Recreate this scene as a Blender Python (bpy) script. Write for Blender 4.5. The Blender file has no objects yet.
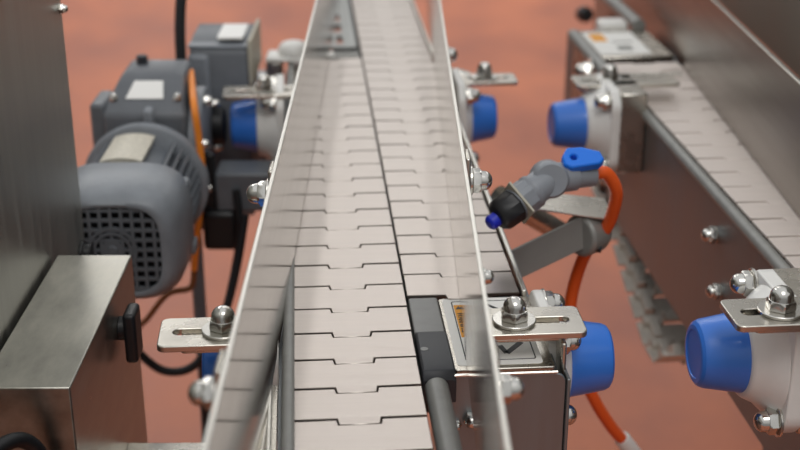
import bpy, bmesh, math, random
from mathutils import Vector, Matrix
random.seed(7)
S = bpy.context.scene
COL = S.collection
TOP = 0.9            # height of the conveyor chain surface above the floor (m)
# all construction below is in millimetres, z measured from the chain surface

def W(p): return Vector((p[0]/1000, p[1]/1000, p[2]/1000+TOP))
def srgb(r, g, b):
    f = lambda c: (c/255/12.92) if c/255 <= .04045 else ((c/255+.055)/1.055)**2.4
    return (f(r), f(g), f(b), 1)

def cam_pt(px, py, y):       # photograph direction -> point at distance y along the conveyor
    f, th, ya, h = 1292.5, math.radians(22.3), math.radians(.29), 404
    u, v = (px-400)/f, (py-225)/f
    F = Vector((math.sin(ya)*math.cos(th), math.cos(ya)*math.cos(th), -math.sin(th)))
    R_ = Vector((math.cos(ya), -math.sin(ya), 0)); U = R_.cross(F)
    d = F+R_*u-U*v; t = y/d.y
    return Vector((0, 0, h))+d*t

# ------------------------------------------------------------------ materials
def mat(name, col, rough=.5, metal=0, var=.0, vscale=(20,20,20), rvar=0, bump=0, bscale=200, spec=.5, aniso=0, col2=None, coat=0):
    m = bpy.data.materials.new(name); m.use_nodes = True
    nt = m.node_tree; b = nt.nodes['Principled BSDF']
    b.inputs['Base Color'].default_value = col
    b.inputs['Roughness'].default_value = rough
    b.inputs['Metallic'].default_value = metal
    b.inputs['Specular IOR Level'].default_value = spec
    b.inputs['Coat Weight'].default_value = coat
    if var or rvar or col2:
        tc = nt.nodes.new('ShaderNodeTexCoord'); mp = nt.nodes.new('ShaderNodeMapping')
        mp.inputs['Scale'].default_value = vscale
        nz = nt.nodes.new('ShaderNodeTexNoise'); nz.inputs['Scale'].default_value = 1
        nz.inputs['Detail'].default_value = 5; nz.inputs['Roughness'].default_value = .6
        nt.links.new(tc.outputs['Object'], mp.inputs[0]); nt.links.new(mp.outputs[0], nz.inputs['Vector'])
        if var or col2:
            rp = nt.nodes.new('ShaderNodeValToRGB')
            rp.color_ramp.elements[0].position = .32; rp.color_ramp.elements[1].position = .68
            c2 = col2 or col
            rp.color_ramp.elements[0].color = [c*(1-var) for c in c2[:3]]+[1]
            rp.color_ramp.elements[1].color = [min(1, c*(1+var)) for c in col[:3]]+[1]
            nt.links.new(nz.outputs['Fac'], rp.inputs[0]); nt.links.new(rp.outputs[0], b.inputs['Base Color'])
        if rvar:
            mr = nt.nodes.new('ShaderNodeMapRange')
            mr.inputs['From Min'].default_value = .3; mr.inputs['From Max'].default_value = .7
            mr.inputs['To Min'].default_value = max(.02, rough-rvar); mr.inputs['To Max'].default_value = rough+rvar
            nt.links.new(nz.outputs['Fac'], mr.inputs[0]); nt.links.new(mr.outputs[0], b.inputs['Roughness'])
    if bump:
        tc = nt.nodes.new('ShaderNodeTexCoord'); nz = nt.nodes.new('ShaderNodeTexNoise')
        nz.inputs['Scale'].default_value = bscale; nz.inputs['Detail'].default_value = 4
        bp = nt.nodes.new('ShaderNodeBump'); bp.inputs['Strength'].default_value = bump; bp.inputs['Distance'].default_value = .0006
        nt.links.new(tc.outputs['Object'], nz.inputs['Vector']); nt.links.new(nz.outputs['Fac'], bp.inputs['Height'])
        nt.links.new(bp.outputs[0], b.inputs['Normal'])
    return m

M = {}
M['slat']    = mat('brushed_slat_steel', srgb(194,185,178), .34, 1, .06, (9,120,9), .05)
M['slat2']   = mat('brightened_worn_slat_steel', srgb(232,221,213), .5, .45, .05, (9,120,9), .05)  # worn slats, with the right-hand chain's brightness put into the colour
M['plate']   = mat('guide_plate_steel', srgb(196,191,184), .15, 1, .03, (4,4,160), .03)
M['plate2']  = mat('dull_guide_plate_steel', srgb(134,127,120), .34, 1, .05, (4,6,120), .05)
M['edge']    = mat('bright_edge_steel', srgb(226,223,215), .3, 1)
M['steel']   = mat('bracket_steel', srgb(206,201,191), .27, 1, .06, (30,30,30), .06)
M['box']     = mat('worn_brushed_steel', srgb(176,173,163), .34, 1, .10, (60,22,60), .07, col2=srgb(160,158,150))
M['sheet']   = mat('side_sheet_steel', srgb(150,154,156), .5, 1, .08, (60,60,5), .06)
M['panel']   = mat('cabinet_sheet_steel', srgb(186,186,180), .42, 1, .07, (90,90,6), .05)
M['nut']     = mat('polished_nut_steel', srgb(214,212,206), .16, 1)
M['washer']  = mat('washer_steel', srgb(222,219,212), .22, 1)
M['dark']    = mat('dark_shadowed_steel', srgb(70,68,66), .5, .6)  # shade in the gaps under the chains is put into this dark colour
M['tube']    = mat('grey_rail_plastic', srgb(138,138,134), .4, 0, .1, (60,60,60))
M['motor']   = mat('grey_motor_paint', srgb(136,141,147), .42, 0, .12, (40,40,40), .08, bump=.25, bscale=300)
M['motor2']  = mat('dark_grey_motor_paint', srgb(104,108,113), .42, 0, .1, (40,40,40), .08, bump=.2, bscale=300)
M['fins']    = mat('motor_fin_paint', srgb(116,121,127), .45, 0, .1, (50,50,50), .08)
M['black']   = mat('black_plastic', srgb(27,27,29), .42)
M['rubber']  = mat('black_rubber', srgb(22,23,26), .5)
M['nose']    = mat('grey_nose_plastic', srgb(140,140,138), .42, 0, .06, (80,80,80))
M['char']    = mat('charcoal_plastic', srgb(50,52,57), .45, 0, .1, (60,60,60))
M['blue']    = mat('blue_plastic', srgb(58,124,222), .3, 0, 0, coat=.2)
M['blueb']   = mat('bright_blue_plastic', srgb(20,122,240), .32)
M['blued']   = mat('deep_blue_plastic', srgb(26,44,190), .35)
M['white']   = mat('white_housing_plastic', srgb(244,243,238), .38, 0, .04, (30,30,30))
M['label']   = mat('white_label', srgb(250,249,244), .4)
M['plateL']  = mat('speckled_nameplate', srgb(206,200,184), .5, .2, .16, (260,260,260))
M['orange_l']= mat('orange_label', srgb(246,168,26), .45)
M['ink']     = mat('black_ink', srgb(30,30,32), .5)
M['orange']  = mat('orange_hose', srgb(244,98,34), .38)
M['orange2'] = mat('orange_cable', srgb(250,146,48), .45)
M['brown']   = mat('brown_cable', srgb(134,84,44), .5)
M['vgrey']   = mat('valve_grey_plastic', srgb(142,146,152), .42, 0, .05, (50,50,50))
M['red']     = mat('dark_red_plastic', srgb(150,40,34), .5)
M['cream']   = mat('beige_plastic', srgb(190,184,166), .5)
M['cab2']    = mat('grey_green_cabinet_paint', srgb(132,133,124), .4, .1, .08, (8,8,3), .06)
M['strap']   = mat('grey_strap', srgb(150,150,145), .45, .2, .06, (30,30,30))
M['link2']   = mat('dull_link_steel', srgb(214,208,198), .42, .3, .1, (60,60,60))
M['slot']    = mat('galvanised_rail', srgb(168,170,168), .38, .8, .08, (40,40,40))
fl = mat('terracotta_floor', srgb(188,110,76), .5, 0, .1, (2.6,1.8,2.6), .1, col2=srgb(162,86,58), bump=.3, bscale=30)
M['floor'] = fl

# ------------------------------------------------------------------ mesh builder
class B:
    def __init__(s, X=None):
        s.bm = bmesh.new(); s.X = X or Matrix.Identity(4)
    def _fin(s, verts, R=None):
        for v in verts:
            v.co = s.X @ ((R @ v.co) if R else v.co)
    def box(s, x0, x1, y0, y1, z0, z1, R=None):
        vs = [s.bm.verts.new((x, y, z)) for x in (x0, x1) for y in (y0, y1) for z in (z0, z1)]
        for q in ((0,1,3,2),(4,6,7,5),(0,4,5,1),(2,3,7,6),(0,2,6,4),(1,5,7,3)):
            s.bm.faces.new([vs[i] for i in q])
        s._fin(vs, R); return s
    def rings(s, rs, caps=True, closed=False):
        R = [[s.bm.verts.new(p) for p in r] for r in rs]; n = len(R[0])
        for a, b in zip(R, R[1:]+([R[0]] if closed else [])):
            for i in range(n):
                s.bm.faces.new((a[i], a[(i+1)%n], b[(i+1)%n], b[i]))
        if caps and not closed:
            s.bm.faces.new(R[0][::-1]); s.bm.faces.new(R[-1])
        for r in R:
            s._fin(r)
        return s
    def lathe(s, o, ax, prof, n=32, caps=True, squash=None):
        o = Vector(o); ax = Vector(ax).normalized()
        t = Vector((0,0,1)) if abs(ax.z) < .9 else Vector((1,0,0))
        u = ax.cross(t).normalized(); w = ax.cross(u)
        rs = []
        for d, r in prof:
            rs.append([o+ax*d+(u*math.cos(2*math.pi*i/n)+w*math.sin(2*math.pi*i/n))*max(r,.01) for i in range(n)])
        return s.rings(rs, caps)
    def cyl(s, a, b, r, r2=None, n=24):
        a = Vector(a); b = Vector(b)
        return s.lathe(a, b-a, [(0, r), ((b-a).length, r if r2 is None else r2)], n)
    def tube(s, pts, r, n=12, sub=8):
        P = [Vector(p) for p in pts]
        Q = []
        for i in range(len(P)-1):
            p0 = P[max(i-1,0)]; p1 = P[i]; p2 = P[i+1]; p3 = P[min(i+2,len(P)-1)]
            for k in range(sub):
                t = k/sub
                Q.append(.5*((2*p1)+(p2-p0)*t+(2*p0-5*p1+4*p2-p3)*t*t+(3*p1-p0-3*p2+p3)*t**3))
        Q.append(P[-1])
        T = [(Q[min(i+1,len(Q)-1)]-Q[max(i-1,0)]).normalized() for i in range(len(Q))]
        u = T[0].orthogonal().normalized(); rs = []
        for q, t in zip(Q, T):
            u = (u-t*u.dot(t)).normalized(); w = t.cross(u)
            rs.append([q+(u*math.cos(2*math.pi*i/n)+w*math.sin(2*math.pi*i/n))*r for i in range(n)])
        return s.rings(rs)
    def prism(s, loops, z0, z1, R=None):
        """loops: outline and holes as 2D lists in the xy plane, extruded in z; R maps it into place"""
        bm = bmesh.new(); ed = []
        for L in loops:
            vs = [bm.verts.new((p[0], p[1], z0)) for p in L]
            ed += [bm.edges.new((vs[i], vs[(i+1)%len(vs)])) for i in range(len(vs))]
        bmesh.ops.triangle_fill(bm, use_beauty=True, use_dissolve=True, edges=ed)
        ex = bmesh.ops.extrude_face_region(bm, geom=bm.faces[:])
        for v in ex['geom']:
            if isinstance(v, bmesh.types.BMVert): v.co.z = z1
        bmesh.ops.recalc_face_normals(bm, faces=bm.faces[:])
        mp = {}
        for v in bm.verts:
            mp[v.index if False else v] = s.bm.verts.new(s.X @ ((R @ v.co) if R else v.co))
        for f in bm.faces:
            try: s.bm.faces.new([mp[v] for v in f.verts])
            except ValueError: pass
        bm.free(); return s
    def obj(s, name, material, parent=None, bevel=0, seg=2, smooth=35, recalc=True, origin=None, local=False):
        if recalc: bmesh.ops.recalc_face_normals(s.bm, faces=s.bm.faces[:])
        me = bpy.data.meshes.new(name)
        if local:
            off = Vector((0,0,0))
            for v in s.bm.verts: v.co = v.co/1000
        else:
            if origin is None and parent is None:
                xs = [v.co for v in s.bm.verts]
                origin = (sum(c.x for c in xs)/len(xs), sum(c.y for c in xs)/len(xs), min(c.z for c in xs))
            g = parent; base = Vector((0,0,0))
            off = world_origin(parent) if parent else W(origin)
            for v in s.bm.verts: v.co = W(v.co)-off
        s.bm.to_mesh(me); s.bm.free()
        me.materials.append(M[material] if isinstance(material, str) else material)
        me.polygons.foreach_set('use_smooth', [True]*len(me.polygons))
        me.set_sharp_from_angle(angle=math.radians(smooth))
        o = bpy.data.objects.new(name, me); COL.objects.link(o)
        if parent: o.parent = parent
        elif not local: o.location = off
        if bevel:
            md = o.modifiers.new('bevel', 'BEVEL'); md.width = bevel/1000; md.segments = seg
            md.limit_method = 'ANGLE'; md.angle_limit = math.radians(40)
        return o

def world_origin(o):
    v = Vector((0,0,0))
    while o is not None:
        v += o.location; o = o.parent
    return v
def tag(o, label=None, cat=None, group=None, kind=None):
    if label: o['label'] = label
    if cat: o['category'] = cat
    if group: o['group'] = group
    if kind: o['kind'] = kind
    return o
def thing(name, label, cat, loc, group=None):
    o = bpy.data.objects.new(name, None); COL.objects.link(o)
    o.location = W(loc); o.empty_display_size = .02
    return tag(o, label, cat, group)

def rrect(x0, x1, y0, y1, r, n=5):
    P = []
    for cx, cy, a in ((x1-r,y1-r,0),(x0+r,y1-r,90),(x0+r,y0+r,180),(x1-r,y0+r,270)):
        for k in range(n+1):
            t = math.radians(a+90*k/n); P.append((cx+r*math.cos(t), cy+r*math.sin(t)))
    return P
def frame(ox, oy, slope):
    a = math.atan(slope)
    return Matrix.Translation((ox, oy, 0)) @ Matrix.Rotation(a, 4, 'Z')
F1 = frame(12, 800, .0705)         # conveyor in front: local x across, local y along the chains
F2 = frame(397.6, 800, .085)       # conveyor on the right
I4 = Matrix.Identity(4)

# small hardware ----------------------------------------------------------------
def cap_nut(parent, p, ax, s=1.0, washer=True, name='cap_nut', wr=14):
    """domed hexagon nut on its washer; p is where it sits, ax points outward"""
    p = Vector(p); ax = Vector(ax).normalized()
    t = Vector((0,0,1)) if abs(ax.z) < .9 else Vector((1,0,0))
    u = ax.cross(t).normalized(); w = ax.cross(u)
    h = 2.2 if washer else 0
    b = B(); rs = []
    def circ(d, r, hexa=0):
        out = []
        for i in range(48):
            a = 2*math.pi*i/48
            rr = r
            if hexa:
                k = (a % (math.pi/3))-math.pi/6
                rr = (r*math.cos(math.pi/6)/math.cos(k))*hexa+r*(1-hexa)*.93
            out.append(p+ax*(h+d)*s+(u*math.cos(a)+w*math.sin(a))*rr*s)
        return out
    rs.append(circ(0, 9.0, 1)); rs.append(circ(.6, 9.8, 1)); rs.append(circ(5.2, 9.8, 1)); rs.append(circ(6.6, 9.0, .35)); rs.append(circ(6.8, 7.9))
    rs.append(circ(9.0, 7.6))
    for k in range(1, 6):
        a = k*math.pi/2/6
        rs.append(circ(9.0+6.6*math.sin(a), 7.6*math.cos(a)))
    b.rings(rs)
    o = b.obj(name, 'nut', parent, smooth=28)
    if washer:
        B().lathe(p, ax, [(0, wr*s), (.3, (wr+.5)*s), (1.8*s, (wr+.5)*s), (2.2*s, wr*s)], 40).obj('washer', 'washer', o)
    return o

# ------------------------------------------------------------------ the floor
b = B(); b.box(-9000, 9000, -2000, 14000, -960, -900)
fo = b.obj('floor', 'floor'); tag(fo, kind='structure')

# ------------------------------------------------------------------ chains
def link_mesh():
    b = B()
    L = [(-41.2,0),(-13.2,0),(-12.2,-7.5),(12.2,-7.5),(13.2,0),(41.2,0),(41.0,35.9),(13.9,35.9),(12.9,30.0),(-12.9,30.0),(-13.9,35.9),(-41.0,35.9)]
    b.prism([L], -3, 0)
    b.cyl((-28, 33, -6.5), (28, 33, -6.5), 3.3, n=10)
    b.box(-24, 24, 2, 34, -6, -3.1)
    o = b.obj('chain_link', 'slat', None, bevel=.35, seg=1, local=True)
    return o
LINK = link_mesh()
used = [False]
def chain(label, X, uc, phase, n, mesh=None, group='conveyor chains'):
    a = X.to_euler().z
    base = X @ Vector((uc, phase, 0))
    root = thing('conveyor_chain', label, 'chain', base, group); root.rotation_euler.z = a
    for i in range(n):
        if not used[0]: o = LINK; used[0] = True
        else: o = LINK.copy(); COL.objects.link(o)
        if mesh: o.data = mesh
        o.parent = root; o.location = (0, i*.0381, random.uniform(-.0001, .0001))
        o.rotation_euler = (random.uniform(-.003, .003), random.uniform(-.003, .003), 0)
    return root
chain('steel slat chain on the left lane of the front conveyor, nearest the left guide plate', F1, -41.6, -80.6-38.1*4, 25)
chain('steel slat chain on the front conveyor right lane, starting behind the grey nose piece', F1, 42.2, 50.0, 29)
wm = LINK.data.copy(); wm.name = 'brightened_worn_link'; wm.materials[0] = M['slat2']
for v_ in wm.vertices:
    if abs(v_.co.y-.0359) < 1e-4: v_.co.y = .0342
    if abs(abs(v_.co.x)-.0412) < 3e-4 and v_.co.y < .001: v_.co.x *= .985
chain('steel slat chain of the right-hand conveyor, slanting down beside the tall brown side sheet', F2, -42.2, -60, 20, wm)

# ------------------------------------------------------------------ front conveyor frame
fr = thing('front_conveyor', 'stainless frame of the front conveyor beneath the two slat chains', 'conveyor', (0, 1000, -900))
b = B(F1); b.box(-91, -88.6, -330, 690, -160, -7); b.obj('side_plate', 'sheet', fr)
b = B(F1); b.box(88.6, 91, -58, 1200, -160, -4); b.obj('side_plate', 'sheet', fr)
b = B(F1)
b.box(-80, -3, -330, 712, -16, -8.2); b.obj('wear_strip', 'dark', fr)
b = B(F1); b.box(3, 80, 58, 1160, -16, -8.2); b.obj('wear_strip', 'dark', fr)
b = B(F1); b.box(-2.9, 2.9, -60, 1160, -30, -9); b.obj('dark_seam_filler', 'dark', fr)  # dark filler added so the seam between the lanes stays dark
b = B(F1); b.cyl((-84.6, -330, 2), (-84.6, 690, 2), 4, n=20); b.obj('round_rail', 'tube', fr)
b = B(F1); b.box(84.6, 88, 46, 1160, -4, 3); b.obj('edge_rail', 'edge', fr, bevel=.8)
b = B(F1); b.cyl((10.5, -330, -10), (10.5, -69, -10), 7.8, n=32); b.obj('support_tube', 'tube', fr)
b = B(F1); b.box(-114, -91.2, -330, -62, -9, -7); b.obj('side_flange', 'steel', fr, bevel=.6)
b = B(F1); b.box(-97, -94.5, -330, -62, -6.9, 2); b.obj('edge_strip', 'edge', fr, bevel=.6)
for v in (-40, 560):
    b = B(F1); b.box(-30, 30, v, v+60, -900, -160); b.box(-60, 60, v-30, v+90, -900, -890)
    b.obj('leg', 'sheet', fr, bevel=2)
for v0, v1, z0, z1 in ((150, 190, -158, -60), (480, 520, -158, -60), (-60, -10, -160, -150), (560, 620, -162, -150)):
    b = B(F1); b.box(-88, 88, v0, v1, z0, z1); b.obj('cross_member', 'dark', fr)
# far end of the left lane
b = B(F1); b.box(-88, -2, 726, 752, -60, -1); b.obj('dead_plate', 'strap', fr, bevel=1)
b = B(F1); b.box(-30, -3, 753, 790, -60, -12); b.obj('end_block', 'char', fr, bevel=1)
lp = []
o_ = rrect(-34, -3, 792, 1180, 3)
holes = [rrect(-27, -19, 812+i*62, 850+i*62, 3.9) for i in range(5)]
b = B(F1); b.prism([o_]+holes, -12, -6); b.obj('slotted_rail', 'slot', fr)
b = B(F1); b.cyl((-44, 792, -6), (-44, 1180, -6), 5, n=16); b.obj('round_rail', 'tube', fr)
b = B(F1); b.box(-41, -33, 727, 751, -.9, .4); lb = b.obj('white_label', 'label', fr); 
b = B(F1); b.box(-45, -41.2, 727, 742, -.9, .5); b.obj('yellow_label', 'orange_l', fr)

# transfer head under the right lane
hd = thing('transfer_head', 'stainless head box at the start of the right chain, with white warning label on top', 'machine housing', (70, 760, -162))
b = B(F1); b.prism([rrect(23, 89, -62, 45, 2)], -4, -1.2); b.obj('top_plate', 'steel', hd, bevel=.5)
b = B(F1)
R = Matrix(((1,0,0,0),(0,0,-1,-62),(0,1,0,0),(0,0,0,1)))
b.prism([rrect(18, 96, -190, -5, 7)], 0, 2.5, R); b.obj('front_plate', 'sheet', hd, bevel=.6)
b = B(F1); b.tube([(17, -64, -20), (17.5, -64, -8), (21, -65, -4.4), (30, -65.3, -3.4), (90, -65.3, -3.4)], 1.2, n=8); b.obj('front_rim', 'edge', hd)
b = B(F1); b.box(13.5, 16, -66, -10, -190, -6); b.obj('side_flange', 'edge', hd, bevel=.8)
b = B(F1); b.box(96.5, 99, -66, -46, -190, -9); b.obj('side_flange', 'sheet', hd, bevel=.8)
for z in (-78, -118):
    cap_nut(hd, F1 @ Vector((99, -56, z)), F1.to_3x3() @ Vector((1, 0, 0)), .7, False, 'dome_screw')
for z in (-40, -66):
    cap_nut(hd, F1 @ Vector((24, -64.5, z)), F1.to_3x3() @ Vector((0, -1, 0)), .4, False, 'dome_screw')
cap_nut(hd, F1 @ Vector((34, -64.5, -36)), F1.to_3x3() @ Vector((0, -1, 0)), .6, False, 'dome_screw')
# big white label with black border, orange patch and arrow strokes
b = B(F1); b.prism([rrect(25.5, 82, -57, 43.5, 3)], -1.2, -.9); wl = b.obj('white_label', 'label', hd)
wl['label'] = 'large white warning label'
b = B(F1); b.prism([rrect(31.5, 78.5, -51, 39, 2), rrect(32.3, 77.7, -50.2, 38.2, 1.6)], -.9, -.75); b.obj('printed_border', 'ink', wl)
b = B(F1); b.prism([rrect(32.8, 39.3, -17, 33, .8)], -.9, -.7); og = b.obj('orange_patch', 'orange_l', wl)
def text_mesh(txt, size, X, name, material, parent):
    cu = bpy.data.curves.new(name+'_font', 'FONT'); cu.body = txt; cu.size = size; cu.align_x = 'CENTER'; cu.align_y = 'CENTER'; cu.extrude = .08; cu.offset = .12
    t = bpy.data.objects.new(name+'_font', cu); COL.objects.link(t)
    dg = bpy.context.evaluated_depsgraph_get(); me = bpy.data.meshes.new_from_object(t.evaluated_get(dg))
    bm = bmesh.new(); bm.from_mesh(me); bpy.data.objects.remove(t); bpy.data.meshes.remove(me)
    b = B(); b.bm.free(); b.bm = bm
    for v in bm.verts: v.co = X @ v.co
    return b.obj(name, material, parent, recalc=False)
text_mesh('WARNING', 6.4, F1 @ Matrix.Translation((36, 5, -.62)) @ Matrix.Rotation(-math.pi/2, 4, 'Z'), 'printed_text', 'ink', wl)
b = B(F1); b.prism([[(33.6, 26), (38.4, 26), (36, 31)]], -.7, -.6); b.obj('printed_mark', 'ink', wl)
b = B(F1)
def stroke(p, q, w):
    p = Vector(p); q = Vector(q); d = (q-p).normalized(); n = Vector((-d.y, d.x))*w/2
    b.prism([[tuple(p+n), tuple(p-n), tuple(q-n), tuple(q+n)]], -.9, -.65)
for p, q, w in (((54, -16), (60, -22), 4), ((57, -25), (73, -25), 3.4), ((72, -27), (60, -42), 4), ((60, -42), (57, -31), 3.4), ((46, -18), (52, -12), 3), ((44, -46), (52, -40), 2.4), ((46, 12), (70, 12), 1.4), ((46, 4), (62, 4), 1.4), ((48, 24), (56, 33), 2.6), ((56, 33), (64, 24), 2.6)):
    stroke(p, q, w)
b.obj('printed_arrow', 'ink', wl)
# grey nose and charcoal guide block between the lanes
ns = thing('nose_guide', 'grey plastic nose with charcoal block between the two slat lanes', 'chain guide', (20, 760, -40))
b = B(F1); b.prism([rrect(1.5, 22.5, -8, 47, 2)], -14, -.6); b.obj('nose_plate', 'nose', ns, bevel=1)
b = B(F1)
rs = []
for v, z in ((-9, .3), (-13, 1.2), (-58, 1.2), (-64, .2), (-68, -5)):
    rs.append([(1.5, v, -22), (23.5, v, -22), (23.5, v, z-1.2), (22, v, z), (3, v, z), (1.5, v, z-1.2)])
b.rings(rs); b.obj('guide_block', 'char', ns, bevel=.8)
b = B(F1); b.lathe((5.5, -36, 1.2), (0,0,1), [(0, 2.6), (.25, 2.6)], 24); b.obj('moulded_mark', 'nose', ns)

# ------------------------------------------------------------------ guide plates
def guide_plate(label, x, y0, y1, z0, z1, material, th=2.5, out=1, folds=()):
    t = thing('guide_plate', label, 'guide plate', (x, (y0+y1)/2, z0), 'guide plates along the conveyors')
    b = B(); xo = x-th if out < 0 else x+th
    b.box(min(x, xo), max(x, xo), y0, y1, z0, z1-1.2); b.obj('plate', material, t)
    b = B(); b.box(min(x, xo)-.3, max(x, xo)+.3, y0, y1, z1-1.2, z1); b.obj('top_rim', 'edge', t, bevel=.5)
    return t
gl = guide_plate('long mirror-like guide plate standing on the left of the front conveyor', -77, 330, 2000, 1.5, 118, 'plate', 2, -1)
gr = guide_plate('long guide plate standing over the right slat lane of the front conveyor', 47, 330, 2000, 1.5, 110, 'plate', 2, 1)
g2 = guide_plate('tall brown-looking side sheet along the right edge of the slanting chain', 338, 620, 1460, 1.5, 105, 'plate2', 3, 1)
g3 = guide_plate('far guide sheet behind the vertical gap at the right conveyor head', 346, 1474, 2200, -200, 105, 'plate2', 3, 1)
# side nuts with clamp tabs on the outer faces
def side_clamp(parent, s, x, y, z, sc=1.0, tabh=26, up=True):
    b = B(); x0 = x-s*(2 if up else 0)
    b.box(min(x, x+s*4), max(x, x+s*4), y-11, y+11, z-14, z+tabh)
    o = b.obj('clamp_tab', 'steel', parent, bevel=1.5)
    cap_nut(o, (x+s*4, y, z), (s, 0, 0), sc, True, wr=11)
side_clamp(gl, -1, -79.2, 812, 94, .9, 20)
side_clamp(gl, -1, -79.2, 535, 99, .8, 18)
side_clamp(gr, 1, 49.2, 850, 89, .9, 20)
side_clamp(gr, 1, 49.2, 586, 72, .8, 24)
cap_nut(gr, (49.2, 703, 82), (1, 0, 0), .6, True, wr=9)
cap_nut(gr, (49.2, 1320, 55), (1, 0, 0), 1, True, wr=10)

# ------------------------------------------------------------------ slotted brackets
def bracket(label, X, s, u_in, u_out, v0, v1, nut_u, slot_to, z=20, leg=True, under=True, both=False):
    c = X @ Vector(((u_in+u_out)/2, (v0+v1)/2, z-8))
    t = thing('slotted_bracket', label, 'bracket', c, 'slotted brackets along the conveyors')
    a, d = min(u_in, u_out), max(u_in, u_out); vm = (v0+v1)/2
    sl = [min(u_out-s*9, slot_to), max(u_out-s*9, slot_to)]
    b = B(X); b.prism([rrect(a, d, v0, v1, 5), rrect(sl[0], sl[1], vm-4.5, vm+4.5, 4.4, 6)], z-4.5, z)
    b.obj('slotted_bar', 'steel', t, bevel=.7)
    if under:
        e = u_out-s*14
        b = B(X); b.prism([rrect(min(u_in, e), max(u_in, e), v0+6, v1-6, 4)], z-8.8, z-4.6); b.obj('backing_bar', 'steel', t, bevel=.5)
    if leg:
        l = u_out-s*13
        b = B(X); b.box(min(l, l-s*4), max(l, l-s*4), v0+2, v0+20, -62, z-8.9); b.obj('leg', 'steel', t, bevel=1.5)
    cap_nut(t, X @ Vector((nut_u, vm-1, z)), (0, 0, 1), 1.0, True)
    return t
bracket('slotted steel bracket with cap nut left of the front conveyor, nearest the camera', F1, -1, -96, -168, -56, -15, -126, -100, leg=False)
bracket('slotted steel bracket with cap nut over the white label, front conveyor right side', F1, 1, 42, 111, -56, -16, 65, 56, leg=True)
bracket('slotted bracket in front of the dark grey square gear unit', F1, -1, -60, -155, 500, 538, -112, -84, leg=False, under=False)
bracket('slotted bracket above the far right blue cap of the front conveyor', F1, 1, 92, 160, 532, 566, 125, 106, leg=False, under=False)
bracket('slotted bracket with cap nut above the big white housing at lower right', F2, -1, -60, -188, -61, -21, -154, -70, z=38, leg=False)
b2f = bracket('long slotted bracket crossing over the chain of the right-hand conveyor', F2, -1, -45, -157, 540, 580, -118, -92, leg=False, under=False)

# ------------------------------------------------------------------ flange bearings
def bearing(label, X, s, u0, v, z, thick=8, boss=12, capl=32, r=28, block=0, skip=None, half=47):
    """u0 = side of the frame, outward sense s"""
    t = thing('flange_bearing', label, 'bearing', X @ Vector((u0, v, z-54)), 'white flange bearings with blue caps')
    Rm = Matrix.Translation((u0+s*block, v, z)) @ Matrix(((0,0,s,0),(1,0,0,0),(0,1,0,0),(0,0,0,1)))
    if block:
        b = B(X); b.box(min(u0, u0+s*block), max(u0, u0+s*block), v-40, v+40, z-44, z+44); b.obj('mounting_block', 'steel', t, bevel=2)
    b = B(X)
    out = []
    for k in range(64):        # four-lobed flange outline
        a = 2*math.pi*k/64; c, q = math.cos(a), math.sin(a)
        rr = half/max(abs(c), abs(q)); rr = min(rr, half*1.21)
        out.append((rr*c, rr*q))
    b.prism([out], 0, thick, Rm)
    u1 = u0+s*(block+thick)
    b.lathe((u1, v, z), (s, 0, 0), [(-.5, half-1), (2, half-3), (boss*.5, 36), (boss-1, r+3.5), (boss, r+1)], 48)
    h = b.obj('bearing_housing', 'white', t, bevel=1.2)
    u2 = u1+s*boss
    b = B(X)
    b.lathe((u2, v, z), (s, 0, 0), [(-1, r), (2, r), (3, r-.4), (capl-5, r-4.2), (capl-2, r-5.6), (capl-.3, r-8), (capl, r-10), (capl, r-11), (capl-.8, r-11.5), (capl-.8, 3)], 64)
    b.obj('end_cap', 'blue', t, smooth=25)
    for dv, dz in ((-1, -1), (-1, 1), (1, -1), (1, 1)):
        if (dv, dz) == skip: continue
        dv, dz = dv*(half-12), dz*(half-12)
        cap_nut(t, X @ Vector((u1, v+dv, z+dz)), X.to_3x3() @ Vector((s, 0, 0)), .95, True, wr=11)
    return t
bearing('white bearing with blue cap at the right of the label box, below its slotted bracket', F1, 1, 88.5, 2, -30, half=41)
bearing('white bearing with mostly hidden blue cap at the lower left, under the near slotted bracket', F1, -1, -91.2, 2, -30, boss=13, capl=32, half=41)
bearing('small white bearing with blue cap just right of the guide plate, far right side', F1, 1, 91, 541, -22, boss=10, capl=28)
bearing('white bearing with blue cap in front of the grey gear unit', F1, -1, -91.2, 541, -25, boss=22, capl=28, r=29)
bearing('large white bearing housing with blue cap at lower right of the photo', F2, -1, -90, 2, -14, thick=12, boss=20, capl=31, block=40, skip=(-1, 1))
bearing('white bearing with blue cap facing left, at the far right conveyor', F2, -1, -90, 545, -24, thick=10, boss=20, capl=34, block=29)

# ------------------------------------------------------------------ right-hand conveyor frame
f2 = thing('side_conveyor', 'brown-reflecting side frame of the right-hand conveyor above the floor', 'conveyor', (340, 1100, -900))
b = B(F2); b.box(-90, -87.5, -330, 900, -160, -10); b.obj('side_plate', 'sheet', f2)
b = B(F2); b.cyl((-90, -330, -4), (-90, 690, -4), 5.5, n=20); b.obj('round_rail', 'tube', f2)
b = B(F2); b.box(-80, -4, -330, 700, -18, -8.5); b.obj('wear_strip', 'dark', f2)
b = B(F2); b.box(10, 12, -330, 900, -160, -10); b.obj('side_plate', 'sheet', f2)
for v in (-330, 240, 640):
    b = B(F2); b.box(-87, 10, v, v+30, -160, -120); b.obj('cross_member', 'dark', f2)
for v in (-310, 200):
    b = B(F2); b.box(-30, 5, v, v+50, -900, -159); b.obj('leg', 'sheet', f2, bevel=2)
def f2nut(v, z, sc=.8): cap_nut(f2, F2 @ Vector((-90, v, z)), F2.to_3x3() @ Vector((-1, 0, 0)), sc, True, 'hex_nut', wr=9)
f2nut(262, -38); f2nut(238, -82, .75); f2nut(640, -30); f2nut(628, -75); f2nut(625, -120)
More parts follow.
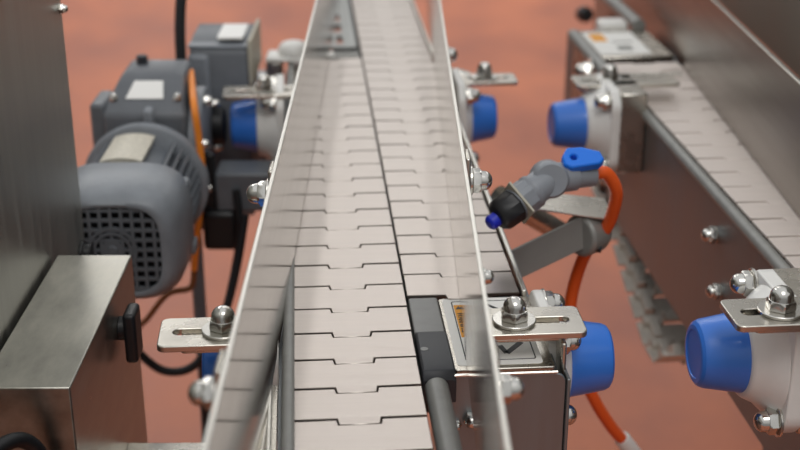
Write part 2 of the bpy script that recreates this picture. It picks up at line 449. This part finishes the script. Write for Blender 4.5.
b = B(F2); b.box(-94, -90.2, 655, 668, -150, -20); b.obj('slotted_strip', 'dark', f2, bevel=1)
b = B(F2); b.box(-96, -90.2, 600, 618, -60, -14); b.obj('blue_tab', 'blued', f2, bevel=1)
# head box of the right-hand conveyor
h2 = thing('transfer_head', 'far head box with white label and orange patch on the right-hand conveyor', 'machine housing', (300, 1560, -100))
b = B(F2); b.box(-90, -56+60, 728, 860, -120, 0); b.obj('head_box', 'steel', h2, bevel=2)
b = B(F2); b.prism([rrect(-84, -20, 738, 846, 3)], 0, .5); w2 = b.obj('white_label', 'label', h2)
b = B(F2); b.prism([rrect(-78, -60, 800, 838, 1)], .5, .8); b.obj('orange_patch', 'orange_l', w2)
for q_ in (rrect(-56, -38, 756, 776, 1), rrect(-56, -30, 794, 799, 1)):
    b = B(F2); b.prism([q_], .5, .8); b.obj('printed_mark', 'strap', w2)
b = B(F2); b.cyl((-98, 640, 2), (-98, 830, 2), 8, n=20); b.obj('side_tube', 'tube', h2, bevel=1)
b = B(F2); b.box(-56, -18, 861, 890, -30, 10); b.obj('bearing_block', 'white', h2, bevel=6, seg=3)
b = B(F2); b.cyl((-4, 862, 4), (-4, 1180, 4), 9, n=20); b.obj('round_rail', 'tube', h2)
cap_nut(h2, F2 @ Vector((-107, 690, -6)), (-1, 0, 0), 1.1)
cap_nut(h2, F2 @ Vector((-107, 660, -20)), (-1, 0, 0), 1.1)
b = B(F2); b.box(-92, -10, 640, 652, -6, 1); b.obj('front_lip', 'edge', h2, bevel=1)
# stainless cabinet behind the side sheet
cb = thing('stainless_cabinet', 'greenish grey stainless cabinet beyond the top edge of the side sheet, upper right', 'cabinet', (700, 1500, -900))
b = B(); b.box(470, 900, 700, 2600, -10, 420); b.obj('cabinet_body', 'cab2', cb, bevel=4)
for y_ in (760, 2480):
    b = B(); b.box(820, 880, y_, y_+60, -900, -10); b.obj('leg', 'cab2', cb, bevel=2)
b = B(); b.box(462, 470, 1290, 1320, 40, 300); b.obj('upright_strip', 'slot', cb, bevel=2)

# ------------------------------------------------------------------ cabinet and box at left
pc = thing('control_cabinet', 'tall brushed stainless cabinet wall filling the upper left corner', 'cabinet', (-420, 700, -900))
b = B(); b.box(-560, -266, 240, 1026, -900, 420); b.obj('cabinet_body', 'panel', pc, bevel=1.5)
cap_nut(pc, (-266, 1018, 173), (1, 0, 0), .4, True, 'edge_screw', wr=11)
b = B(); b.lathe((-266, 1010, -36), (1, 0, 0), [(0, 11), (3, 11), (3, 8.5), (9, 8.5), (9, 6)], 28); b.obj('cable_gland', 'black', pc, bevel=.6)
sb = thing('stainless_box', 'worn stainless box with matt top and black knob in the lower left corner', 'box', (-235, 820, -900))
b = B(); b.box(-262.5, -204.5, 716, 925, -420, 0); b.obj('box_body', 'box', sb, bevel=1)
b = B(); b.box(-262.5, -215, 740, 900, -900, -420.5); b.obj('pedestal', 'sheet', sb)
b = B(); b.lathe((-204.5, 862, -32), (1, 0, 0), [(0, 9), (6, 9), (6, 7)], 28); kb = b.obj('knob_stem', 'black', sb, bevel=.6)
b = B(); b.box(-199.5, -190, 850, 874, -56, -16); b.obj('knob', 'black', sb, bevel=3, seg=3)
b = B(); b.tube([(-262, 650, -44), (-248, 665, -22), (-232, 690, -22), (-222, 702, -46), (-218, 706, -100), (-220, 708, -220), (-222, 705, -500), (-222, 705, -893)], 5)
tag(b.obj('black_cable', 'rubber'), 'black cable looping past the front of the stainless box, bottom left corner', 'cable')
# frame bar at the bottom edge
b = B(); b.box(-205.5, -104, 826, 858, -160, -128)
tag(b.obj('tie_bar', 'steel', bevel=1.5), 'grey metal tie bar between stainless box and conveyor, at the bottom edge', 'bar')

# ------------------------------------------------------------------ gear motor
gm = thing('gear_motor', 'grey electric gear motor with square-holed fan cover beside the cabinet', 'motor', (-243, 1150, -110))
AX, AZ = -249, -51
def sq(y, hw, hh, e=3.6, n=64):
    P = []
    for k in range(n):
        a = 2*math.pi*k/n; c, q = math.cos(a), math.sin(a)
        P.append((AX+hw*math.copysign(abs(c)**(2/e), c), y, AZ+hh*math.copysign(abs(q)**(2/e), q)))
    return P
b = B()
secs = [sq(1056, 43, 41), sq(1050, 43, 41), sq(1049, 46, 44), sq(1051, 51, 47), sq(1060, 56, 52), sq(1078, 60, 56), sq(1124, 61, 57), sq(1126, 60, 56), sq(1126, 54, 48), sq(1070, 50, 46), sq(1057, 43.5, 41.5)]
b.rings(secs, caps=False); b.obj('fan_cover', 'motor', gm, smooth=50)
b = B(); b.rings([sq(1064, 47, 45), sq(1066, 47, 45)]); b.obj('recess_shade', 'rubber', gm)  # black sheet stands for the shade inside the fan cover
b = B()
def inside(x, z, k=1): return (abs(x/43)**3.2+abs(z/41)**3.2) < k
for i in range(-4, 5):
    x = i*9.4-4.7+4.7
    hz = 41*(max(0, 1-abs(x/43)**3.2))**(1/3.2)
    b.box(AX+x-1.4, AX+x+1.4, 1051, 1055, AZ-hz, AZ+hz)
for i in range(-4, 5):
    z = i*9.4
    hx = 43*(max(0, 1-abs(z/41)**3.2))**(1/3.2)
    b.box(AX-hx, AX+hx, 1051.2, 1054.8, AZ+z-1.4, AZ+z+1.4)
b.lathe((AX, 1050.6, AZ), (0, 1, 0), [(0, 10), (4, 10)], 32)
for r_ in (16, 20.5):
    n = 40; rs = [[(AX+(r_+dx)*math.cos(2*math.pi*k/n), 1050.4+dy, AZ+(r_+dx)*math.sin(2*math.pi*k/n)) for dx, dy in ((-1.4,0),(1.4,0),(1.4,4),(-1.4,4))] for k in range(n)]
    b.rings(rs, closed=True)
b.lathe((AX, 1049, AZ), (0, 1, 0), [(0, 4), (2, 5)], 20)
b.obj('fan_grille', 'motor2', gm)
b = B()
b.lathe((AX, 1100, AZ), (0, 1, 0), [(0, 44), (118, 44)], 48)
for k in range(40):
    a = math.pi*2*k/40
    if 0.30*math.pi < a < .64*math.pi: continue
    R = Matrix.Translation((AX, 0, AZ)) @ Matrix.Rotation(-a, 4, 'Y')
    b.box(42, 57, 1128, 1212, -1.2, 1.2, R)
b.obj('finned_body', 'fins', gm)
for q_ in ((-58, -42, 24, 40), (42, 58, 24, 38), (46, 62, -34, -22)):
    b = B(); b.box(AX+q_[0], AX+q_[1], 1118, 1138, AZ+q_[2], AZ+q_[3]); b.obj('cover_lug', 'motor', gm, bevel=2)
b = B()
n = 14; rs = []
for y in (1134, 1208):
    P = [(AX-4+57.5*math.sin(math.radians(-21+40*k/n)), y, AZ+57.5*math.cos(math.radians(-21+40*k/n))) for k in range(n+1)]
    Q = [(AX-4+48*math.sin(math.radians(-21+40*k/n)), y, AZ+48*math.cos(math.radians(-21+40*k/n))) for k in range(n+1)][::-1]
    rs.append(P+Q)
b.rings(rs); b.obj('nameplate', 'plateL', gm)['label'] = 'speckled beige nameplate'
b = B(); b.lathe((AX, 1214, AZ), (0, 1, 0), [(0, 60), (2, 63), (12, 63), (14, 60), (16, 52), (26, 50)], 56); b.obj('flange_ring', 'motor', gm, bevel=1)
b = B()
# gearbox: tapered cast housing
rs = []
for z, x0, x1, y0, y1 in ((-110, -292, -208, 1240, 1350), (14, -292, -208, 1240, 1350), (25, -288, -212, 1250, 1346), (42, -280, -216, 1282, 1344), (46, -277, -219, 1288, 1340)):
    rs.append([(x0, y0, z), (x1, y0, z), (x1, y1, z), (x0, y1, z)])
b.rings(rs); b.box(-306, -290, 1246, 1300, -80, 24)
gb = b.obj('gearbox', 'motor2', gm, bevel=4, seg=3)
b = B(); b.box(-250, -240, 1232, 1252, -20, 22); b.obj('cast_rib', 'motor', gm, bevel=3)
b = B(); b.lathe((-264, 1322, 46), (0, 0, 1), [(0, 6), (8, 6), (9, 4)], 20); b.obj('breather_plug', 'char', gm)
# label on the sloped top face
b = B()
p0, p1 = Vector((0, 1250, 25)), Vector((0, 1282, 42)); d = (p1-p0).normalized(); nn = Vector((0, -d.z, d.y))
q = [Vector((x, 0, 0))+p0+d*s_+nn*h_ for h_ in (.8, 1.4) for x, s_ in ((-270, 4), (-232, 4), (-235, 30), (-264, 30))]
b.rings([q[:4], q[4:]]); b.obj('white_label', 'label', gm)['label'] = 'white rectangular label on the gearbox'
b = B(); b.lathe((-207, 1290, -34), (1, 0, 0), [(0, 62), (11, 62), (12, 60)], 48); b.obj('side_flange', 'motor', gm, bevel=1.5)
for a in (40, 100, 160, 220, 280, 340):
    cap_nut(gm, (-195, 1290+52*math.cos(math.radians(a)), -34+52*math.sin(math.radians(a))), (1, 0, 0), .6, False, 'flange_bolt')
for x, y in ((-282, 1254), (-218, 1254)):
    cap_nut(gm, (x, y, 26), (0, 0, 1), .5, False, 'flange_bolt')
b = B(); b.lathe((-195, 1338, -28), (1, 0, 0), [(0, 20), (12, 20), (13, 15)], 32); b.obj('shaft_collar', 'black', gm, bevel=1)
b = B(); b.box(-206, -176, 1262, 1290, -120, -70); b.obj('terminal_block', 'motor2', gm, bevel=3)

# square gear unit behind
gu = thing('gear_unit', 'tall dark grey square gear unit with white label on top, behind the blue cap', 'gear unit', (-190, 1440, -140))
b = B()
rs = []
for z, y0, y1 in ((-150, 1380, 1480), (38, 1380, 1480), (45, 1384, 1478), (52, 1410, 1470), (54, 1420, 1466)):
    rs.append([(-224, y0, z), (-160, y0, z), (-160, y1, z), (-224, y1, z)])
b.rings(rs); b.obj('unit_body', 'motor2', gu, bevel=4, seg=3)
b = B(); b.box(-226, -202, 1376, 1484, -150, 40); b.obj('cast_side', 'motor', gu, bevel=5, seg=3)
b = B(); b.box(-226, -158, 1383, 1410, 45.5, 49); b.obj('top_lip', 'motor', gu, bevel=2)
b = B(); b.box(-194, -166, 1392, 1456, 53.8, 56); b.obj('white_label', 'label', gu)
b = B(); b.box(-159.5, -155, 1378, 1482, 6, 56); b.obj('side_flange', 'cream', gu, bevel=1.5)
# white bearing standing further back
hb = thing('pillow_block', 'white capped block behind the left guide plate, beside the square gear unit', 'bearing', (-124, 1480, -160))
b = B(); b.box(-150, -132, 1472, 1508, -160, 6); b.obj('block_post', 'steel', hb, bevel=2)
b = B(); b.box(-150, -102, 1470, 1510, 6, 12); b.obj('block_base', 'white', hb, bevel=3)
b = B(); b.lathe((-118, 1490, 12), (0, 0, 1), [(0, 19), (8, 18), (13, 14), (15, 8)], 36); b.obj('block_cap', 'white', hb, bevel=1)
b = B(); b.box(-222, -156, 1500, 1700, -160, -66)
tag(b.obj('support_plate', 'sheet', bevel=1.5), 'dull stainless support block behind the square gear unit, left of the guide plate', 'plate')
# torque arm below
ta = thing('torque_arm', 'black torque arm hanging below the far left blue cap', 'torque arm', (-170, 1255, -140))
b = B(); b.box(-196, -184, 1250, 1262, -120, -30, Matrix.Identity(4)); b.obj('arm', 'black', ta, bevel=3)
b = B(); b.box(-199, -163, 1240, 1268, -134, -90); b.obj('rubber_buffer', 'black', ta, bevel=6, seg=3)
b = B(); b.box(-184, -116, 1246, 1290, -92, -50)
tag(b.obj('mounting_bracket', 'motor2', bevel=3), 'dark grey bracket block under the blue cap, left of the guide plate', 'bracket')
b = B(); b.cyl((-206, 1236, -108), (-206, 1236, -899), 7, n=16)
tag(b.obj('upright_post', 'motor2'), 'thin dark grey upright post between motor and left guide plate', 'post')

def rope(name, material, pts, r, label, cat): tag(B().tube(pts, r).obj(name, material), label, cat, 'black cables on the left' if name == 'black_cable' else None)
rope('orange_cable', 'orange2', [cam_pt(191, 72, 1330), cam_pt(192, 84, 1290), cam_pt(194, 105, 1230), cam_pt(199, 140, 1222), cam_pt(202, 170, 1220), cam_pt(201, 200, 1220), cam_pt(197, 235, 1220), cam_pt(194, 270, 1222)], 3.6, 'orange cable running down beside the gearbox', 'cable')
rope('brown_cable', 'brown', [cam_pt(194, 272, 1221), cam_pt(190, 288, 1221), cam_pt(168, 294, 1221), cam_pt(148, 318, 1240), cam_pt(136, 335, 1250), cam_pt(120, 400, 1300), (-400, 1500, -895)], 3.2, 'thin brown cable below the motor, hanging towards the floor', 'cable')
rope('black_hose', 'rubber', [cam_pt(181, 88, 1365), cam_pt(181, 60, 1372), cam_pt(180, 30, 1378), cam_pt(181, 0, 1385), cam_pt(184, -30, 1395), cam_pt(190, -60, 1400)], 6, 'black hose rising behind the gearbox to the top edge', 'hose')
b = B(); b.cyl(cam_pt(186, 80, 1340), cam_pt(186, 62, 1340), 5, n=16); tag(b.obj('red_plug', 'red'), 'small dark red plug between gearbox and square gear unit', 'plug')
rope('black_cable', 'rubber', [cam_pt(245, 215, 1230), cam_pt(236, 270, 1215), cam_pt(222, 320, 1200), cam_pt(196, 364, 1190), cam_pt(165, 371, 1190), cam_pt(138, 352, 1190), cam_pt(120, 330, 1190), cam_pt(110, 300, 1200)], 4.6, 'black cable looping low between motor and near left bracket', 'cable')
rope('black_cable', 'rubber', [cam_pt(236, 190, 1240), cam_pt(240, 230, 1232), cam_pt(236, 262, 1226), cam_pt(228, 300, 1222), cam_pt(214, 350, 1222), cam_pt(204, 400, 1222), (-200, 1215, -893)], 4, 'black cable hanging beside the rubber torque arm buffer', 'cable')

# ------------------------------------------------------------------ air valve with hose
P = cam_pt
av = thing('air_valve', 'grey plastic elbow valve with blue lever and orange hose, right of the front conveyor', 'valve', P(550, 200, 950))
e = P(549, 179, 950); n0 = P(512, 207, 930); dr = (n0-e).normalized()
r0 = P(600, 172, 965); dr2 = (r0-e).normalized()
b = B(); b.lathe(e, dr, [(-2, 11), (8, 12.5), (16, 12.5), (17, 14), (20, 14), (21, 13.2), (36, 13.2), (37, 12)], 28)
b.lathe(e, dr2, [(0, 11), (10, 12), (22, 12), (23, 10.5), (38, 10.5), (39, 9)], 28)
vw = (Vector((0, 0, 404))-e).normalized()
ax = Vector((.05, -1, .25)).normalized()
b.lathe(e-ax*12, ax, [(0, 13), (2, 14.5), (21, 14.5), (23.5, 12.5)], 36)
b.lathe(e+dr2*24+Vector((0, 0, 8)), (0, 0, 1), [(-4, 8), (3, 8)], 24)
b.obj('valve_body', 'vgrey', av, smooth=40)
b = B(); b.lathe(e+dr*21.5, dr, [(0, 14.2), (13, 14.2), (14, 13)], 8); b.obj('hex_collar', 'vgrey', av, bevel=.6)
b = B(); b.lathe(e+dr*35, dr, [(0, 11), (2, 14.2), (15, 13.5), (20, 10), (21, 6)], 10); b.obj('nozzle_nut', 'black', av, bevel=1)
b = B(); b.lathe(e+dr*55, dr, [(0, 6), (7, 6), (9, 4)], 16); b.obj('nozzle_tip', 'blued', av, bevel=.5)
b = B()
k0 = e+dr2*22+Vector((0, 0, 11))
Lp = [(-10,-8),(-4,-11),(18,-7),(22,-3),(19,5),(5,9),(-7,8),(-11,0)]
hole = [(-2+2.6*math.cos(-2*math.pi*k/12), -1+2.6*math.sin(-2*math.pi*k/12)) for k in range(12)]
Rl = Matrix.Translation(k0) @ Matrix.Rotation(math.radians(35), 4, 'X')
b.prism([Lp, hole], 0, 9, Rl); b.obj('lever', 'blueb', av, bevel=1.5)
hp = [r0-dr2*4, P(607, 174, 967), P(616, 190, 972), P(614, 208, 980), P(606, 228, 990), P(590, 245, 1000), P(577, 275, 1010), P(570, 310, 1010), P(574, 350, 1000), P(592, 395, 1000), P(610, 425, 1010), P(624, 441, 1020)]
tag(B().tube(hp, 5.4, 16).obj('orange_hose', 'orange'), 'orange hose curving from the valve down behind the right blue cap', 'hose')
b = B(); b.lathe(P(621, 437, 1019), P(640, 462, 1032)-P(621, 437, 1019), [(0, 6.4), (3, 7.6), (30, 7.6), (44, 7), (60, 4)], 20)
tag(b.obj('hose_fitting', 'white', bevel=.5), 'whitish fitting on the lower end of the orange hose, bottom edge', 'fitting')
# bent holder plates
def slab(pts, th, name, material, label, cat, bevel=.6):
    pts = [Vector(p) for p in pts]; nrm = (pts[1]-pts[0]).cross(pts[3]-pts[0]).normalized()*th
    b = B(); b.rings([pts, [p+nrm for p in pts]]); return tag(b.obj(name, material, bevel=bevel), label, cat)
slab([P(506, 206, 985), P(616, 222, 985), P(604, 200, 1030), P(520, 192, 1030)], 2, 'holder_plate', 'steel', 'bent stainless holder plate under the grey valve', 'plate')
b = B(); b.lathe(e+dr*33, dr, [(0, 21), (2, 21)], 4); tag(b.obj('valve_clip', 'cream', bevel=.5), 'beige square clip plate around the neck of the grey valve', 'clip')
slab([P(508, 283, 960), P(592, 243, 990), P(580, 216, 990), P(498, 256, 960)], 3, 'grey_strap', 'strap', 'flat grey strap slanting up to the right below the valve', 'strap')
b = B(); b.lathe(P(580, 236, 990), P(606, 228, 1010)-P(580, 236, 990), [(-2, 16), (1, 18), (18, 17), (24, 14)], 28)
s_ = b.obj('clamp_sleeve', 'strap', bevel=1); tag(s_, 'round dark-rimmed grey clamp sleeve at the end of the strap', 'clamp')
b = B(); b.cyl(P(592, 247, 984), P(601, 249, 984), 3.5, n=12); b.obj('screw', 'black', s_)
b = B(); b.cyl(P(498, 196, 1080), P(574, 240, 1120), 10, n=24); tag(b.obj('steel_pipe', 'steel'), 'blurred stainless pipe running behind the holder plate', 'pipe')
# ------------------------------------------------------------------ hanging return chain below the right conveyor
b = B()
b.prism([[(-41.2,0),(-13.2,0),(-12.2,-7.5),(12.2,-7.5),(13.2,0),(41.2,0),(41.0,34),(13.9,34),(12.9,29),(-12.9,29),(-13.9,34),(-41.0,34)]], -3, 0)
for x0, x1, y0 in ((-36, -14, 31), (14, 36, 31), (-11, 11, -4)):
    b.cyl((x0, y0, 4), (x1, y0, 4), 6, n=12)
b.box(-30, -20, 3, 30, .2, 10); b.box(20, 30, 3, 30, .2, 10)
HL = b.obj('hanging_link', 'link2', None, bevel=.5, seg=1, local=True)
hc = thing('return_chain', 'slat chain sagging in a loop below the right-hand conveyor', 'chain', F2 @ Vector((-50, 420, -250)))
UH = -58
base = F2 @ Vector((-50, 420, -250))
cat_pts = [(700, -150), (640, -158), (590, -172), (540, -190), (490, -208), (450, -222), (420, -231), (392, -232), (368, -222), (350, -200)]
acc = []; 
for (a0, b0), (a1, b1) in zip(cat_pts, cat_pts[1:]):
    L_ = math.hypot(a1-a0, b1-b0); k = 0
    for q_ in range(10):
        acc.append((a0+(a1-a0)*q_/10, b0+(b1-b0)*q_/10))
dist = 0; last = acc[0]; picks = [acc[0]]
for p_ in acc[1:]:
    dist += math.hypot(p_[0]-last[0], p_[1]-last[1]); last = p_
    if dist >= 38.1: picks.append(p_); dist = 0
for p_, q_ in zip(picks, picks[1:]):
    if p_ is picks[0]: o = HL
    else: o = HL.copy(); COL.objects.link(o)
    o.parent = hc
    tv, tz = q_[0]-p_[0], q_[1]-p_[1]; a = math.atan2(-tz, -tv)
    pos = F2 @ Vector((UH, q_[0], q_[1]))
    o.location = (pos-base)/1000
    Rm = F2.to_3x3().to_4x4() @ Matrix.Rotation(a, 4, 'X')
    o.rotation_euler = Rm.to_euler()

# black fitting in the upper background
b = B(); b.lathe(P(583, 14, 2100), (0, -1, .2), [(0, 13), (30, 13), (32, 10), (50, 10)], 24)
tag(b.obj('black_fitting', 'black', bevel=1), 'small blurred black fitting near the top edge, left of the far label box', 'fitting')

# ------------------------------------------------------------------ lights, world, camera
def area(x, y, z, sx, sy, power, rot=(0, 0, 0), col=(1, .98, .95)):
    l = bpy.data.lights.new('overhead_light', 'AREA'); l.shape = 'RECTANGLE'; l.size = sx; l.size_y = sy; l.energy = power; l.color = col  # unseen overhead light, no fixture is modelled
    o = bpy.data.objects.new('overhead_light', l); COL.objects.link(o); o.location = (x, y, z); o.rotation_euler = rot
    return o
for x, p_ in ((-2.05, 75), (-.56, 15), (-.06, 15), (.5, 12), (2.7, 45)):  # outermost two are added to brighten the right-hand chain
    area(x, 8.6, 3.9, .2 if abs(x) < 1 else .5, 9.0, p_)
area(.3, -.8, 3.6, 1.2, 1.6, 26)

w = bpy.data.worlds.new('factory_hall'); S.world = w; w.use_nodes = True
nt = w.node_tree; bg = nt.nodes['Background']
tc = nt.nodes.new('ShaderNodeTexCoord'); sp = nt.nodes.new('ShaderNodeSeparateXYZ'); rp = nt.nodes.new('ShaderNodeValToRGB')
nt.links.new(tc.outputs['Generated'], sp.inputs[0]); nt.links.new(sp.outputs['Z'], rp.inputs[0]); nt.links.new(rp.outputs[0], bg.inputs['Color'])
e0, e1 = rp.color_ramp.elements
e0.position = 0.0; e0.color = (.26, .26, .26, 1); e1.position = 1; e1.color = (.80, .81, .83, 1)
m_ = rp.color_ramp.elements.new(.3); m_.color = (.52, .52, .52, 1)
bg.inputs['Strength'].default_value = .88

cd = bpy.data.cameras.new('camera'); cam = bpy.data.objects.new('camera', cd); COL.objects.link(cam)
cam.location = W((0, 0, 404)); cam.rotation_euler = (math.radians(90-22.3), 0, math.radians(-.29))
cd.sensor_width = 36; cd.lens = 1292.5*36/800; cd.clip_start = .01; cd.clip_end = 100
cd.dof.use_dof = True; cd.dof.focus_distance = .87; cd.dof.aperture_fstop = 6.3
S.camera = cam
S.view_settings.view_transform = 'Standard'; S.view_settings.look = 'None'
S.view_settings.exposure = 0.1; S.view_settings.gamma = 1
